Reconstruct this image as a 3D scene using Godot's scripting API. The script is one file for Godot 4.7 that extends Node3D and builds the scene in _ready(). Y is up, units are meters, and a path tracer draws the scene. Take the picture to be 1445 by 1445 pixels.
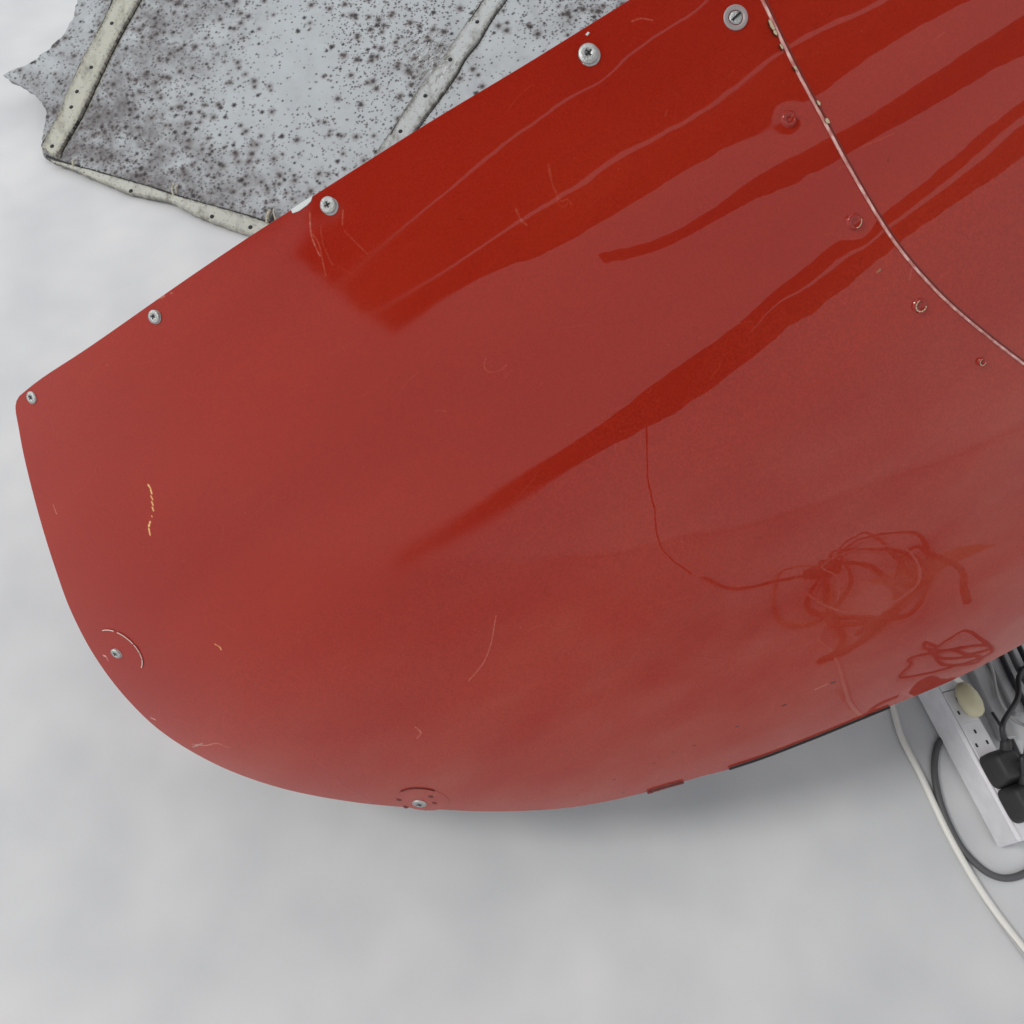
extends Node3D
# A red fibreglass fairing standing on a pale workshop floor, a mouldy panel leaning behind it.
# Photograph coordinates (1445 wide) are only used to look up where things stand; everything is real geometry in metres.

const F := 1200.0
const CAM := Vector3(0, 1.2, 0)
const PITCH := 60.0
var rt := Vector3(1, 0, 0)
var upc: Vector3
var fw: Vector3
var rng := RandomNumberGenerator.new()
var M := {}

# fairing form
const D0 := 0.65
const RR := 0.45
const A1 := 1100.0
const WA := 1360.0
const WQ := 1085.0
const FIX := [Vector3(219, 447, 26), Vector3(464, 290, 30), Vector3(830, 77, 34), Vector3(1038, 25, 34), Vector3(1113, 168, 22), Vector3(1205, 313, 22), Vector3(1297, 431, 20), Vector3(1120, 470, 40)]
var ax := Vector2(0.84, -0.5426).normalized()
var qx: Vector2
var p0 := Vector2(25, 565)
var wob := FastNoiseLite.new()

func _ready():
	rng.seed = 7
	var pr := deg_to_rad(PITCH)
	fw = Vector3(0, -sin(pr), -cos(pr))
	upc = Vector3(0, cos(pr), -sin(pr))
	qx = Vector2(-ax.y, ax.x)
	wob.seed = 5
	wob.frequency = 1.0
	wob.fractal_octaves = 1
	# --- camera
	var cam := Camera3D.new()
	cam.name = "camera"
	add_child(cam)
	cam.position = CAM
	cam.rotation_degrees = Vector3(-PITCH, 0, 0)
	cam.fov = rad_to_deg(2.0 * atan(722.5 / F))
	cam.near = 0.02
	cam.far = 400.0
	cam.current = true
	# --- sky and exposure
	var we := WorldEnvironment.new()
	we.name = "world_environment"
	var env := Environment.new()
	env.background_mode = Environment.BG_SKY
	var sky := Sky.new()
	var sm := ProceduralSkyMaterial.new()
	sm.sky_top_color = Color(0.9, 0.905, 0.915)
	sm.sky_horizon_color = Color(0.93, 0.935, 0.94)
	sm.sky_curve = 0.2
	sm.ground_bottom_color = Color(0.6, 0.6, 0.6)
	sm.ground_horizon_color = Color(0.8, 0.8, 0.8)
	sky.sky_material = sm
	env.sky = sky
	env.background_energy_multiplier = 1.0
	env.tonemap_mode = Environment.TONE_MAPPER_LINEAR
	env.tonemap_exposure = 1.16
	env.sdfgi_enabled = true
	env.ssao_enabled = true
	env.ssil_enabled = true
	we.environment = env
	add_child(we)
	# --- daylight, soft
	var sun := DirectionalLight3D.new()
	sun.name = "daylight"
	sun.light_energy = 0.38
	sun.light_color = Color(1.0, 0.985, 0.965)
	sun.light_angular_distance = 16.0
	sun.shadow_enabled = true
	add_child(sun)
	sun.look_at_from_position(Vector3(-2.9, 3.0, 0.1), Vector3.ZERO, Vector3.UP)
	materials()
	setting()
	fairing()
	mouldy_panel()
	workshop_bits()

# ---------------------------------------------------------------- lookups
func ray(u: float, v: float) -> Vector3:
	return fw + rt * ((u - 722.5) / F) - upc * ((v - 722.5) / F)

func at(u: float, v: float, d: float) -> Vector3:
	return CAM + ray(u, v) * d

func fl(u: float, v: float, y := 0.0) -> Vector3:
	var r := ray(u, v)
	return CAM + r * ((y - CAM.y) / r.y)

func pix(p: Vector3) -> Vector2:
	var q := p - CAM
	var d := q.dot(fw)
	return Vector2(722.5 + q.dot(rt) / d * F, 722.5 - q.dot(upc) / d * F)

func depth(u: float, v: float) -> float:
	var q := Vector2(u, v) - p0
	var a := q.dot(ax)
	var b := q.dot(qx)
	var x: float = max(0.0, (A1 - a) / WA)
	var e2: float = min(0.9995, pow(x, 2.3) + (b / WQ) * (b / WQ))
	var w := 0.0012 * wob.get_noise_2d(a * 0.0012, b * 0.0026) + 0.00016 * wob.get_noise_2d(a * 0.0038 + 50.0, b * 0.0085)
	for k in FIX:
		var dd := Vector2(u, v).distance_squared_to(Vector2(k.x, k.y))
		if dd < 9.0 * k.z * k.z:
			w += 0.0004 * exp(-dd / (k.z * k.z))
	return D0 + RR * (1.0 - sqrt(1.0 - e2)) + w

func surf(u: float, v: float) -> Vector3:
	return at(u, v, depth(u, v))

func nrm(u: float, v: float) -> Vector3:
	var h := 1.5
	var du := surf(u + h, v) - surf(u - h, v)
	var dv := surf(u, v + h) - surf(u, v - h)
	return dv.cross(du).normalized()

func surf_uv(p: Vector3) -> Vector2:
	var o := at(p0.x, p0.y, 0.9)
	var aw := rt * ax.x - upc * ax.y
	var qw := rt * qx.x - upc * qx.y
	return Vector2((p - o).dot(aw) / 1.5 + 0.14, (p - o).dot(qw) / 1.5 + 0.14)

# ---------------------------------------------------------------- building helpers
func put(called: String, mesh: Mesh, mat: Material, parent: Node = null) -> MeshInstance3D:
	var o := MeshInstance3D.new()
	o.name = called
	o.mesh = mesh
	if mat:
		o.material_override = mat
	(parent if parent else self).add_child(o, true)
	return o

func thing(called: String, label: String, category: String, where := Vector3.ZERO, group := "") -> Node3D:
	var o := Node3D.new()
	o.name = called
	add_child(o, true)
	o.position = where
	tag(o, label, category, group)
	return o

func tag(o: Node, label: String, category: String, group := ""):
	o.set_meta("label", label)
	o.set_meta("category", category)
	if group != "":
		o.set_meta("group", group)

func grid_mesh(pts: Array, nms: Array, uvs: Array, flip := false) -> ArrayMesh:
	# pts[i][j]
	var ni := pts.size()
	var nj: int = pts[0].size()
	var v := PackedVector3Array()
	var n := PackedVector3Array()
	var t := PackedVector2Array()
	var ix := PackedInt32Array()
	for i in ni:
		for j in nj:
			v.append(pts[i][j])
			n.append(nms[i][j])
			t.append(uvs[i][j])
	for i in ni - 1:
		for j in nj - 1:
			var a := i * nj + j
			var b := a + nj
			if flip:
				ix.append_array([a, b, a + 1, b, b + 1, a + 1])
			else:
				ix.append_array([a, a + 1, b, b, a + 1, b + 1])
	var arr := []
	arr.resize(Mesh.ARRAY_MAX)
	arr[Mesh.ARRAY_VERTEX] = v
	arr[Mesh.ARRAY_NORMAL] = n
	arr[Mesh.ARRAY_TEX_UV] = t
	arr[Mesh.ARRAY_INDEX] = ix
	var m := ArrayMesh.new()
	m.add_surface_from_arrays(Mesh.PRIMITIVE_TRIANGLES, arr)
	return m

func spline(pts: Array, n: int) -> Array:
	# Catmull-Rom through 2D or 3D points, n samples
	var out := []
	var m := pts.size() - 1
	for i in n:
		var t := float(i) / (n - 1) * m
		var k: int = min(int(t), m - 1)
		var f := t - k
		var a = pts[max(k - 1, 0)]
		var b = pts[k]
		var c = pts[k + 1]
		var d = pts[min(k + 2, m)]
		out.append(0.5 * ((2.0 * b) + (c - a) * f + (2.0 * a - 5.0 * b + 4.0 * c - d) * f * f + (3.0 * b - a - 3.0 * c + d) * f * f * f))
	return out

func even(pts: Array, n: int) -> Array:
	# resample a polyline to n evenly spaced points
	var run := [0.0]
	for i in range(1, pts.size()):
		run.append(run[i - 1] + (pts[i] - pts[i - 1]).length())
	var out := []
	var k := 0
	for i in n:
		var s: float = run[-1] * i / (n - 1)
		while k < pts.size() - 2 and run[k + 1] < s:
			k += 1
		out.append(pts[k].lerp(pts[k + 1], clamp((s - run[k]) / max(run[k + 1] - run[k], 1e-9), 0.0, 1.0)))
	return out

func tube(pts: Array, r: float, sides := 10, ends := true) -> ArrayMesh:
	# pts dense world points
	var st := SurfaceTool.new()
	st.begin(Mesh.PRIMITIVE_TRIANGLES)
	st.set_smooth_group(0)
	var n := pts.size()
	var side := Vector3.ZERO
	var run := 0.0
	for i in n:
		var t: Vector3 = (pts[min(i + 1, n - 1)] - pts[max(i - 1, 0)]).normalized()
		if i == 0:
			side = t.cross(Vector3.UP if abs(t.y) < 0.9 else Vector3.RIGHT).normalized()
		else:
			side = (side - t * side.dot(t)).normalized()
			run += (pts[i] - pts[i - 1]).length()
		var bi := t.cross(side)
		for k in sides + 1:
			var a := TAU * k / sides
			var nn := side * cos(a) + bi * sin(a)
			st.set_normal(nn)
			st.set_uv(Vector2(float(k) / sides, run / 0.05))
			st.add_vertex(pts[i] + nn * r)
	for i in n - 1:
		for k in sides:
			var a := i * (sides + 1) + k
			var b := a + sides + 1
			for q in [a, b, a + 1, b, b + 1, a + 1]:
				st.add_index(q)
	if ends:
		for e in 2:
			var c: Vector3 = pts[0] if e == 0 else pts[n - 1]
			var t: Vector3 = (pts[0] - pts[1]).normalized() if e == 0 else (pts[n - 1] - pts[n - 2]).normalized()
			var base := n * (sides + 1) + e * (sides + 2)
			st.set_normal(t)
			st.set_uv(Vector2.ZERO)
			st.add_vertex(c)
			for k in sides + 1:
				var v0: int = (0 if e == 0 else n - 1) * (sides + 1) + k
				st.set_normal(t)
				st.set_uv(Vector2.ZERO)
				var a := TAU * k / sides
				# recompute ring position
				var tt: Vector3 = (pts[1] - pts[0]).normalized() if e == 0 else (pts[n - 1] - pts[n - 2]).normalized()
				var s2 := side
				if e == 0:
					s2 = tt.cross(Vector3.UP if abs(tt.y) < 0.9 else Vector3.RIGHT).normalized()
				st.add_vertex(c + (s2 * cos(a) + tt.cross(s2) * sin(a)) * r)
			for k in sides:
				if e == 0:
					for q in [base, base + 1 + k, base + 2 + k, 0].slice(0, 3):
						st.add_index(q)
				else:
					for q in [base, base + 2 + k, base + 1 + k]:
						st.add_index(q)
	return st.commit()

func box(size: Vector3, bevel := 0.0) -> ArrayMesh:
	# a box with chamfered edges, base centre at the origin
	var b: float = min(bevel, min(size.x, min(size.y, size.z)) * 0.45)
	var h := size * 0.5
	var off := Vector3(0, h.y, 0)
	var st := SurfaceTool.new()
	st.begin(Mesh.PRIMITIVE_TRIANGLES)
	st.set_smooth_group(-1)
	var s := [-1.0, 1.0]
	for axis in 3:
		var u := (axis + 1) % 3
		var w := (axis + 2) % 3
		for sg in s:
			var q := []
			for c in [[-1, -1], [1, -1], [1, 1], [-1, 1]]:
				var p := Vector3.ZERO
				p[axis] = sg * h[axis]
				p[u] = c[0] * (h[u] - b)
				p[w] = c[1] * (h[w] - b)
				q.append(p + off)
			face(st, q, sg < 0)
	if b > 0.0:
		for axis in 3:
			var u := (axis + 1) % 3
			var w := (axis + 2) % 3
			for su in s:
				for sw in s:
					var q := []
					for c in [[-1, 0], [1, 0], [1, 1], [-1, 1]]:
						var p := Vector3.ZERO
						p[axis] = c[0] * (h[axis] - b)
						p[u] = su * (h[u] - (b if c[1] == 1 else 0.0))
						p[w] = sw * (h[w] - (0.0 if c[1] == 1 else b))
						q.append(p + off)
					face(st, q, su * sw < 0)
		for sx in s:
			for sy in s:
				for sz in s:
					var q := [Vector3(sx * h.x, sy * (h.y - b), sz * (h.z - b)) + off, Vector3(sx * (h.x - b), sy * h.y, sz * (h.z - b)) + off, Vector3(sx * (h.x - b), sy * (h.y - b), sz * h.z) + off]
					face(st, q, sx * sy * sz < 0)
	st.generate_normals()
	return st.commit()

func face(st: SurfaceTool, q: Array, flip: bool):
	# q counter-clockwise seen from outside unless flipped; Godot fronts are clockwise
	var o := q.duplicate()
	if not flip:
		o.reverse()
	for k in range(1, o.size() - 1):
		for p in [o[0], o[k], o[k + 1]]:
			st.set_uv(Vector2(p.x + p.y, p.z + p.y))
			st.add_vertex(p)

func lathe(profile: Array, sides := 24) -> ArrayMesh:
	# profile: Vector2(radius, height) from the outside bottom to the top centre, about +Y
	var st := SurfaceTool.new()
	st.begin(Mesh.PRIMITIVE_TRIANGLES)
	st.set_smooth_group(0)
	for i in profile.size() - 1:
		var a: Vector2 = profile[i]
		var b: Vector2 = profile[i + 1]
		for k in sides:
			var t0 := TAU * k / sides
			var t1 := TAU * (k + 1) / sides
			var c := [Vector3(cos(t0) * a.x, a.y, sin(t0) * a.x), Vector3(cos(t1) * a.x, a.y, sin(t1) * a.x), Vector3(cos(t1) * b.x, b.y, sin(t1) * b.x), Vector3(cos(t0) * b.x, b.y, sin(t0) * b.x)]
			for q in [0, 1, 2, 0, 2, 3]:
				if (q == 3 or q == 2) and b.x < 1e-6 and q == 3:
					pass
				st.set_uv(Vector2(c[q].x, c[q].z))
				st.add_vertex(c[q])
	st.index()
	st.generate_normals()
	return st.commit()

func frame_on(n: Vector3, spin := 0.0) -> Basis:
	var x := n.cross(Vector3.BACK if abs(n.z) < 0.9 else Vector3.RIGHT).normalized()
	return Basis(x, n, x.cross(n)).orthonormalized() * Basis(Vector3.UP, spin)

# ---------------------------------------------------------------- materials
func mat(c: Color, rough := 0.6, metal := 0.0) -> StandardMaterial3D:
	var m := StandardMaterial3D.new()
	m.albedo_color = c.linear_to_srgb()
	m.roughness = rough
	m.metallic = metal
	return m

func noise_tex(freq: float, size := 512, normal := false, strength := 1.0, lo := Color.BLACK, hi := Color.WHITE, sd := 1, octaves := 4) -> NoiseTexture2D:
	var n := FastNoiseLite.new()
	n.noise_type = FastNoiseLite.TYPE_SIMPLEX_SMOOTH
	n.frequency = freq
	n.fractal_octaves = octaves
	n.seed = sd
	var t := NoiseTexture2D.new()
	t.noise = n
	t.width = size
	t.height = size
	t.seamless = true
	t.as_normal_map = normal
	t.bump_strength = strength
	if not normal:
		var g := Gradient.new()
		g.set_color(0, lo)
		g.set_color(1, hi)
		t.color_ramp = g
	return t

func materials():
	M.floor = mat(Color(1, 1, 1), 0.75)
	M.floor.albedo_texture = noise_tex(0.012, 1024, false, 1.0, Color(0.755, 0.765, 0.777), Color(0.83, 0.833, 0.835), 3, 3)
	M.floor.uv1_triplanar = true
	M.floor.uv1_world_triplanar = true
	M.floor.uv1_scale = Vector3(0.35, 0.35, 0.35)
	M.zinc = mat(Color(0.46, 0.47, 0.46), 0.34, 1.0)
	M.zinc.normal_enabled = true
	M.zinc.normal_texture = noise_tex(0.05, 256, true, 9.0)
	M.zinc.uv1_triplanar = true
	M.zinc.uv1_scale = Vector3(60, 60, 60)
	M.black = mat(Color(0.015, 0.015, 0.016), 0.8)
	M.red_plain = mat(Color(0.3, 0.016, 0.007), 0.15)
	M.red_dark = mat(Color(0.12, 0.012, 0.008), 0.5)
	M.white_plastic = mat(Color(0.6, 0.6, 0.62), 0.4)
	M.white_plastic.albedo_color = Color.WHITE
	M.white_plastic.albedo_texture = noise_tex(0.02, 512, false, 1.0, Color(0.82, 0.82, 0.835), Color(0.88, 0.88, 0.9), 19, 3)
	M.white_plastic.uv1_triplanar = true
	M.white_plastic.uv1_scale = Vector3(3, 3, 3)
	M.white_cable = mat(Color(0.72, 0.71, 0.67), 0.45)
	M.cream = mat(Color(0.6, 0.56, 0.38), 0.5)
	M.black_plastic = mat(Color(0.022, 0.022, 0.024), 0.6)
	M.grey_cable = mat(Color(0.085, 0.085, 0.09), 0.55)
	M.dark_cable = mat(Color(0.02, 0.02, 0.025), 0.5)
	M.grey_bar = mat(Color(0.42, 0.42, 0.43), 0.55)
	M.added_wood = mat(Color(0.14, 0.13, 0.12), 0.8)  # for the unseen boards and timbers added as dark reflections
	M.batten = mat(Color(1, 1, 1), 0.8)
	M.batten.albedo_texture = noise_tex(0.03, 1024, false, 1.0, Color(0.2, 0.19, 0.16), Color(0.76, 0.75, 0.68), 9, 6)
	var bg: Gradient = M.batten.albedo_texture.color_ramp
	bg.add_point(0.2, Color(0.42, 0.4, 0.34))
	bg.add_point(0.36, Color(0.63, 0.61, 0.54))
	bg.add_point(0.6, Color(0.7, 0.69, 0.63))
	M.batten.uv1_triplanar = true
	M.batten.uv1_scale = Vector3(4.5, 4.5, 4.5)
	M.panel_white = mat(Color(0.46, 0.49, 0.505), 0.7)
	M.thin_cable = mat(Color(0.4, 0.4, 0.4), 0.5)
	M.lead = mat(Color(0.09, 0.05, 0.04), 0.6)
	M.card = mat(Color(0.5, 0.34, 0.2), 0.8)
	M.wall = mat(Color(0.42, 0.42, 0.41), 0.8)
	M.ivory = mat(Color(0.5, 0.43, 0.28), 0.6)
	M.bare = mat(Color(0.6, 0.64, 0.64), 0.5)

# ---------------------------------------------------------------- setting
func setting():
	var pm := PlaneMesh.new()
	pm.size = Vector2(120, 120)
	var g := put("floor", pm, M.floor)
	g.set_meta("kind", "structure")

# ---------------------------------------------------------------- red fairing
func fairing():
	M.red = red_paint()
	var f := thing("fairing", "glossy red fibreglass fairing with a rounded nose, seam and row of screws", "fairing")
	var up_pts := [Vector2(27, 559), Vector2(60, 533), Vector2(130, 487), Vector2(253, 401), Vector2(340, 342), Vector2(410, 297), Vector2(594, 180), Vector2(740, 92), Vector2(888, 0), Vector2(985, -61)]
	var seam := [Vector2(985, -140), Vector2(1030, -85), Vector2(1075, 0), Vector2(1117, 87), Vector2(1160, 167), Vector2(1208, 255), Vector2(1262, 342), Vector2(1320, 410), Vector2(1378, 462), Vector2(1445, 514), Vector2(1530, 573), Vector2(1620, 640), Vector2(1675, 705), Vector2(1690, 755)]
	var low := [Vector2(27, 559), Vector2(22.5, 568), Vector2(22, 580), Vector2(26, 602), Vector2(33, 640), Vector2(45, 690), Vector2(60, 745), Vector2(78, 802), Vector2(100, 862), Vector2(133, 925), Vector2(178, 985), Vector2(234, 1037), Vector2(312, 1082), Vector2(400, 1113), Vector2(500, 1132), Vector2(600, 1141), Vector2(690, 1145), Vector2(780, 1142), Vector2(850, 1132), Vector2(915, 1117), Vector2(985, 1097), Vector2(1050, 1079), Vector2(1150, 1040), Vector2(1260, 995), Vector2(1350, 957), Vector2(1445, 908), Vector2(1560, 843), Vector2(1690, 757)]
	var n := 260
	var upper := even(spline(up_pts, 400) , 400)
	var sm := spline(seam, 400)
	var cut := []
	for p in upper:
		if p.x < 985:
			cut.append(p)
	var bound := cut.duplicate()
	bound.append_array(sm.slice(40))
	var ups := even(bound, n)
	var los := even(spline(low, 1200), n)
	# pair so that columns run roughly across the axis
	shell_panel("nose_panel", ups, los, 150, f)
	# the second panel, beyond the seam
	var far := []
	for p in spline([Vector2(1380, -420), Vector2(1640, -60), Vector2(1860, 300), Vector2(1975, 573)], 60):
		far.append(p)
	shell_panel("rear_panel", even(far, 120), even(sm, 120), 60, f, 0.0012)
	# bead along the seam, coloured pale for the lip's highlight and its wear
	var bead := []
	for p in even(sm, 300):
		bead.append(surf(p.x, p.y) + nrm(p.x, p.y) * 0.0006)
	put("seam_lit_bead", tube(bead, 0.00125, 8), M.bead, f)
	var shade_line := []  # dark red tube drawn as the shadow beside the seam
	for p in even(sm, 300):
		shade_line.append(surf(p.x + 3.2, p.y - 1.8) + nrm(p.x, p.y) * 0.0012)
	put("seam_shadow", tube(shade_line, 0.0006, 6), M.red_dark, f)
	var eg := []  # dark tubes following the lower edge
	for p in even(spline([Vector2(1029, 1085.5), Vector2(1080, 1068.5), Vector2(1150, 1041.5), Vector2(1205, 1019), Vector2(1256, 998)], 80), 120):
		eg.append(at(p.x, p.y, depth(p.x - 2.0, p.y - 5.0) + 0.004) + Vector3(0, rng.randf_range(-0.0004, 0.0004), 0))
	put("edge_line", tube(eg, 0.0013, 6), M.black, f)
	var eg2 := []
	for p in even([Vector2(914, 1119), Vector2(935, 1112.5), Vector2(965, 1104)], 40):
		eg2.append(at(p.x, p.y, depth(p.x - 1.0, p.y - 4.0) + 0.002) + Vector3(0, rng.randf_range(-0.0009, 0.0009), 0))
	put("edge_line", tube(eg2, 0.0014, 6), M.red_dark, f)
	var rim := los.duplicate()
	for k in range(1, 60):
		rim.append(Vector2(1690, 757).lerp(Vector2(1975, 573), k / 59.0))
	edge_and_walls(rim, cut, f)
	fasteners(f)
	chips(f)

func shell_panel(called: String, ups: Array, los: Array, nj: int, parent: Node, lift := 0.0):
	var pts := []
	var nms := []
	var uvs := []
	for i in ups.size():
		var rp := []
		var rn := []
		var ru := []
		for j in nj:
			var t := float(j) / (nj - 1)
			var r: float = sin(t * PI / 2.0) * 0.6 + t * 0.4
			var p: Vector2 = ups[i].lerp(los[i], r)
			var nn := nrm(p.x, p.y)
			var w := surf(p.x, p.y) + nn * lift
			rp.append(w)
			rn.append(nn)
			ru.append(surf_uv(w))
		pts.append(rp)
		nms.append(rn)
		uvs.append(ru)
	put(called, grid_mesh(pts, nms, uvs, true), M.red, parent)

func edge_and_walls(los: Array, cut: Array, parent: Node):
	# the sheet's edge turns in and drops to the floor all round
	var ring := []
	for k in range(cut.size() - 1, 0, -6):
		ring.append(cut[k])
	for p in los:
		ring.append(p)
	var mid := Vector2(800, 620)
	var pts := []
	var nms := []
	var uvs := []
	for k in ring.size():
		var p: Vector2 = ring[k]
		var a := surf(p.x, p.y)
		var nn := nrm(p.x, p.y)
		var inw := (mid - p).normalized()
		var t := (surf(ring[min(k + 1, ring.size() - 1)].x, ring[min(k + 1, ring.size() - 1)].y) - surf(ring[max(k - 1, 0)].x, ring[max(k - 1, 0)].y)).normalized()
		var outn := t.cross(nn).normalized()
		if outn.dot(surf(p.x + inw.x * 8.0, p.y + inw.y * 8.0) - a) > 0.0:
			outn = -outn
		var q := p + inw * 260.0
		var foot := fl(q.x, q.y, -0.01)
		var b := a - nn * 0.0035
		var c := at(p.x + inw.x * 14.0, p.y + inw.y * 14.0, (b - CAM).dot(fw) + 0.02)
		pts.append([a, a - nn * 0.0012 + outn * 0.0006, b, c, foot])
		nms.append([(nn + outn).normalized(), outn, outn, -nn, outn])
		uvs.append([surf_uv(a), surf_uv(a), surf_uv(b), surf_uv(c), Vector2(0.9, 0.9)])
	put("side_wall", grid_mesh(pts, nms, uvs, true), M.red_plain, parent)


func fasteners(f: Node3D):
	# pan-head screws: place, radius in photo pixels, spin, washer shift
	for k in [[45, 561, 9.5, 0.4, 0.0], [219, 447, 10.0, 1.1, 0.06], [464, 290, 12.5, 0.3, 0.22], [830, 77, 15.0, 0.75, 0.2], [165, 921, 8.5, 0.5, 0.08], [592, 1133, 11.0, 0.2, 0.0]]:
		screw(k[0], k[1], k[2], k[3], k[4], f)
	# the countersunk screw in its worn ring
	var u := 1038.0
	var v := 25.0
	var r := 17.5 * depth(u, v) / F
	var b := frame_on(nrm(u, v), 0.0)
	var ring := put("washer", lathe([Vector2(r, -0.001), Vector2(r, 0.0008), Vector2(r * 0.94, 0.0013), Vector2(r * 0.62, 0.0009), Vector2(r * 0.56, -0.0005)], 40), M.worn, f)
	ring.transform = Transform3D(b, surf(u, v))
	ring.set_meta("label", "worn grey washer sunk round the slotted screw by the seam")
	var hr := r * 0.52
	var head := put("screw", lathe([Vector2(hr * 1.05, 0.0), Vector2(hr, hr * 0.14), Vector2(hr * 0.8, hr * 0.2), Vector2(0, hr * 0.22)], 28), M.zinc, f)
	head.transform = Transform3D(b, surf(u, v))
	var slot := put("slot", box(Vector3(hr * 1.7, 0.0006, hr * 0.34)), M.black, head)
	slot.position = Vector3(hr * 0.05, hr * 0.21, -hr * 0.12)
	slot.rotation.y = 0.75
	# rivet heads painted over
	for k in [[1113, 168, 10.5, 0], [1205, 313, 10.5, 1], [1297, 431, 9.5, 2], [1384, 510, 5.5, 2]]:
		var rr: float = k[2] * depth(k[0], k[1]) / F
		var dome := put("rivet", lathe([Vector2(rr * 1.2, -0.0004), Vector2(rr, 0.0009), Vector2(rr * 0.86, 0.0026), Vector2(rr * 0.68, 0.0024), Vector2(rr * 0.48, 0.0008), Vector2(rr * 0.25, 0.0011), Vector2(0, 0.0016)], 28), M.red_plain, f)
		dome.transform = Transform3D(frame_on(nrm(k[0], k[1])), surf(k[0], k[1]))
		if k[3] == 2:
			dome.set_meta("label", "painted rivet with its rim rubbed to the cream filler")
			var rub := put("worn_rim", ring_arc(rr * 0.86, rr * 0.1, 0.4, 4.6, 0.0029), M.ivory, dome)
			rub.rotation.y = 0.6
		elif k[3] == 1:
			put("worn_rim", ring_arc(rr * 0.84, rr * 0.07, -0.6, 1.2, 0.0029), M.ivory, dome)
	cover(169, 918.5, 38, 0.0, f, "round flush cover with a white chipped rim")
	cover(597, 1128, 37, 1.0, f, "round flush cover with dark pinholes by the lower edge")

func ring_arc(r: float, w: float, a0: float, a1: float, y: float) -> ArrayMesh:
	var st := SurfaceTool.new()
	st.begin(Mesh.PRIMITIVE_TRIANGLES)
	var n := 22
	for k in n:
		var t0: float = lerp(a0, a1, float(k) / n)
		var t1: float = lerp(a0, a1, float(k + 1) / n)
		var w0 := w * (0.5 + 0.5 * sin(k * 2.3)) + w * 0.3
		var w1 := w * (0.5 + 0.5 * sin((k + 1) * 2.3)) + w * 0.3
		var q := [Vector3(cos(t0) * (r - w0), y, sin(t0) * (r - w0)), Vector3(cos(t0) * (r + w0), y, sin(t0) * (r + w0)), Vector3(cos(t1) * (r + w1), y, sin(t1) * (r + w1)), Vector3(cos(t1) * (r - w1), y, sin(t1) * (r - w1))]
		for i in [0, 1, 2, 0, 2, 3]:
			st.set_normal(Vector3.UP)
			st.add_vertex(q[i])
	return st.commit()

func on_skin(p: Vector3, lift: float) -> Vector3:
	var q := pix(p)
	return surf(q.x, q.y) + nrm(q.x, q.y) * lift

func cover(u: float, v: float, rpx: float, kind: float, f: Node3D, label: String):
	var c := surf(u, v)
	var r := rpx * depth(u, v) / F
	var b := frame_on(nrm(u, v))
	var pts := []
	var nms := []
	var uvs := []
	for k in 49:
		var t := TAU * k / 48
		var rp := []
		var rn := []
		var ru := []
		for j in [[1.0, -0.0006], [1.0, 0.0003], [0.975, 0.0006], [0.7, 0.0006], [0.35, 0.0006], [0.02, 0.0006]]:
			var p: Vector3 = c + (b.x * cos(t) + b.z * sin(t)) * r * j[0]
			var w := on_skin(p, j[1])
			rp.append(w)
			rn.append(nrm(pix(p).x, pix(p).y))
			ru.append(surf_uv(w))
		pts.append(rp)
		nms.append(rn)
		uvs.append(ru)
	var o := put("inspection_cover", grid_mesh(pts, nms, uvs, true), M.red, f)
	o.set_meta("label", label)
	# chipped rim, or a dark tube drawn as the step's shadow
	var toward := Vector2(0.75, -0.55) if kind == 0.0 else Vector2(-0.25, -1.0)
	var dirw := (surf(u + toward.x * 6.0, v + toward.y * 6.0) - c).normalized()
	var mid := atan2(dirw.dot(b.z), dirw.dot(b.x))
	var span := 1.5 if kind == 0.0 else 1.2
	var line := []
	for k in 60:
		var t: float = mid + span * (2.0 * k / 59.0 - 1.0)
		line.append(on_skin(c + (b.x * cos(t) + b.z * sin(t)) * r * 1.0, 0.0009))
	if kind == 0.0:
		for seg in [[3, 15], [17, 32], [32, 40], [40, 46], [46, 56]]:
			put("chipped_rim", tube(line.slice(seg[0], seg[1]), 0.0006, 6), M.pink, o)
	else:
		put("rim_shadow", tube(line.slice(8, 44), 0.0006, 6), M.red_dark, o)
		for h in [[563, 1128], [573, 1138.5], [608, 1123.5], [613, 1132.5]]:
			var pn := put("pinhole", lathe([Vector2(0.0032, 0), Vector2(0.0026, 0.0006), Vector2(0, 0.0006)], 12), M.red_dark, o)
			pn.transform = Transform3D(frame_on(nrm(h[0], h[1])), surf(h[0], h[1]) + nrm(h[0], h[1]) * 0.0005)

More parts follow.
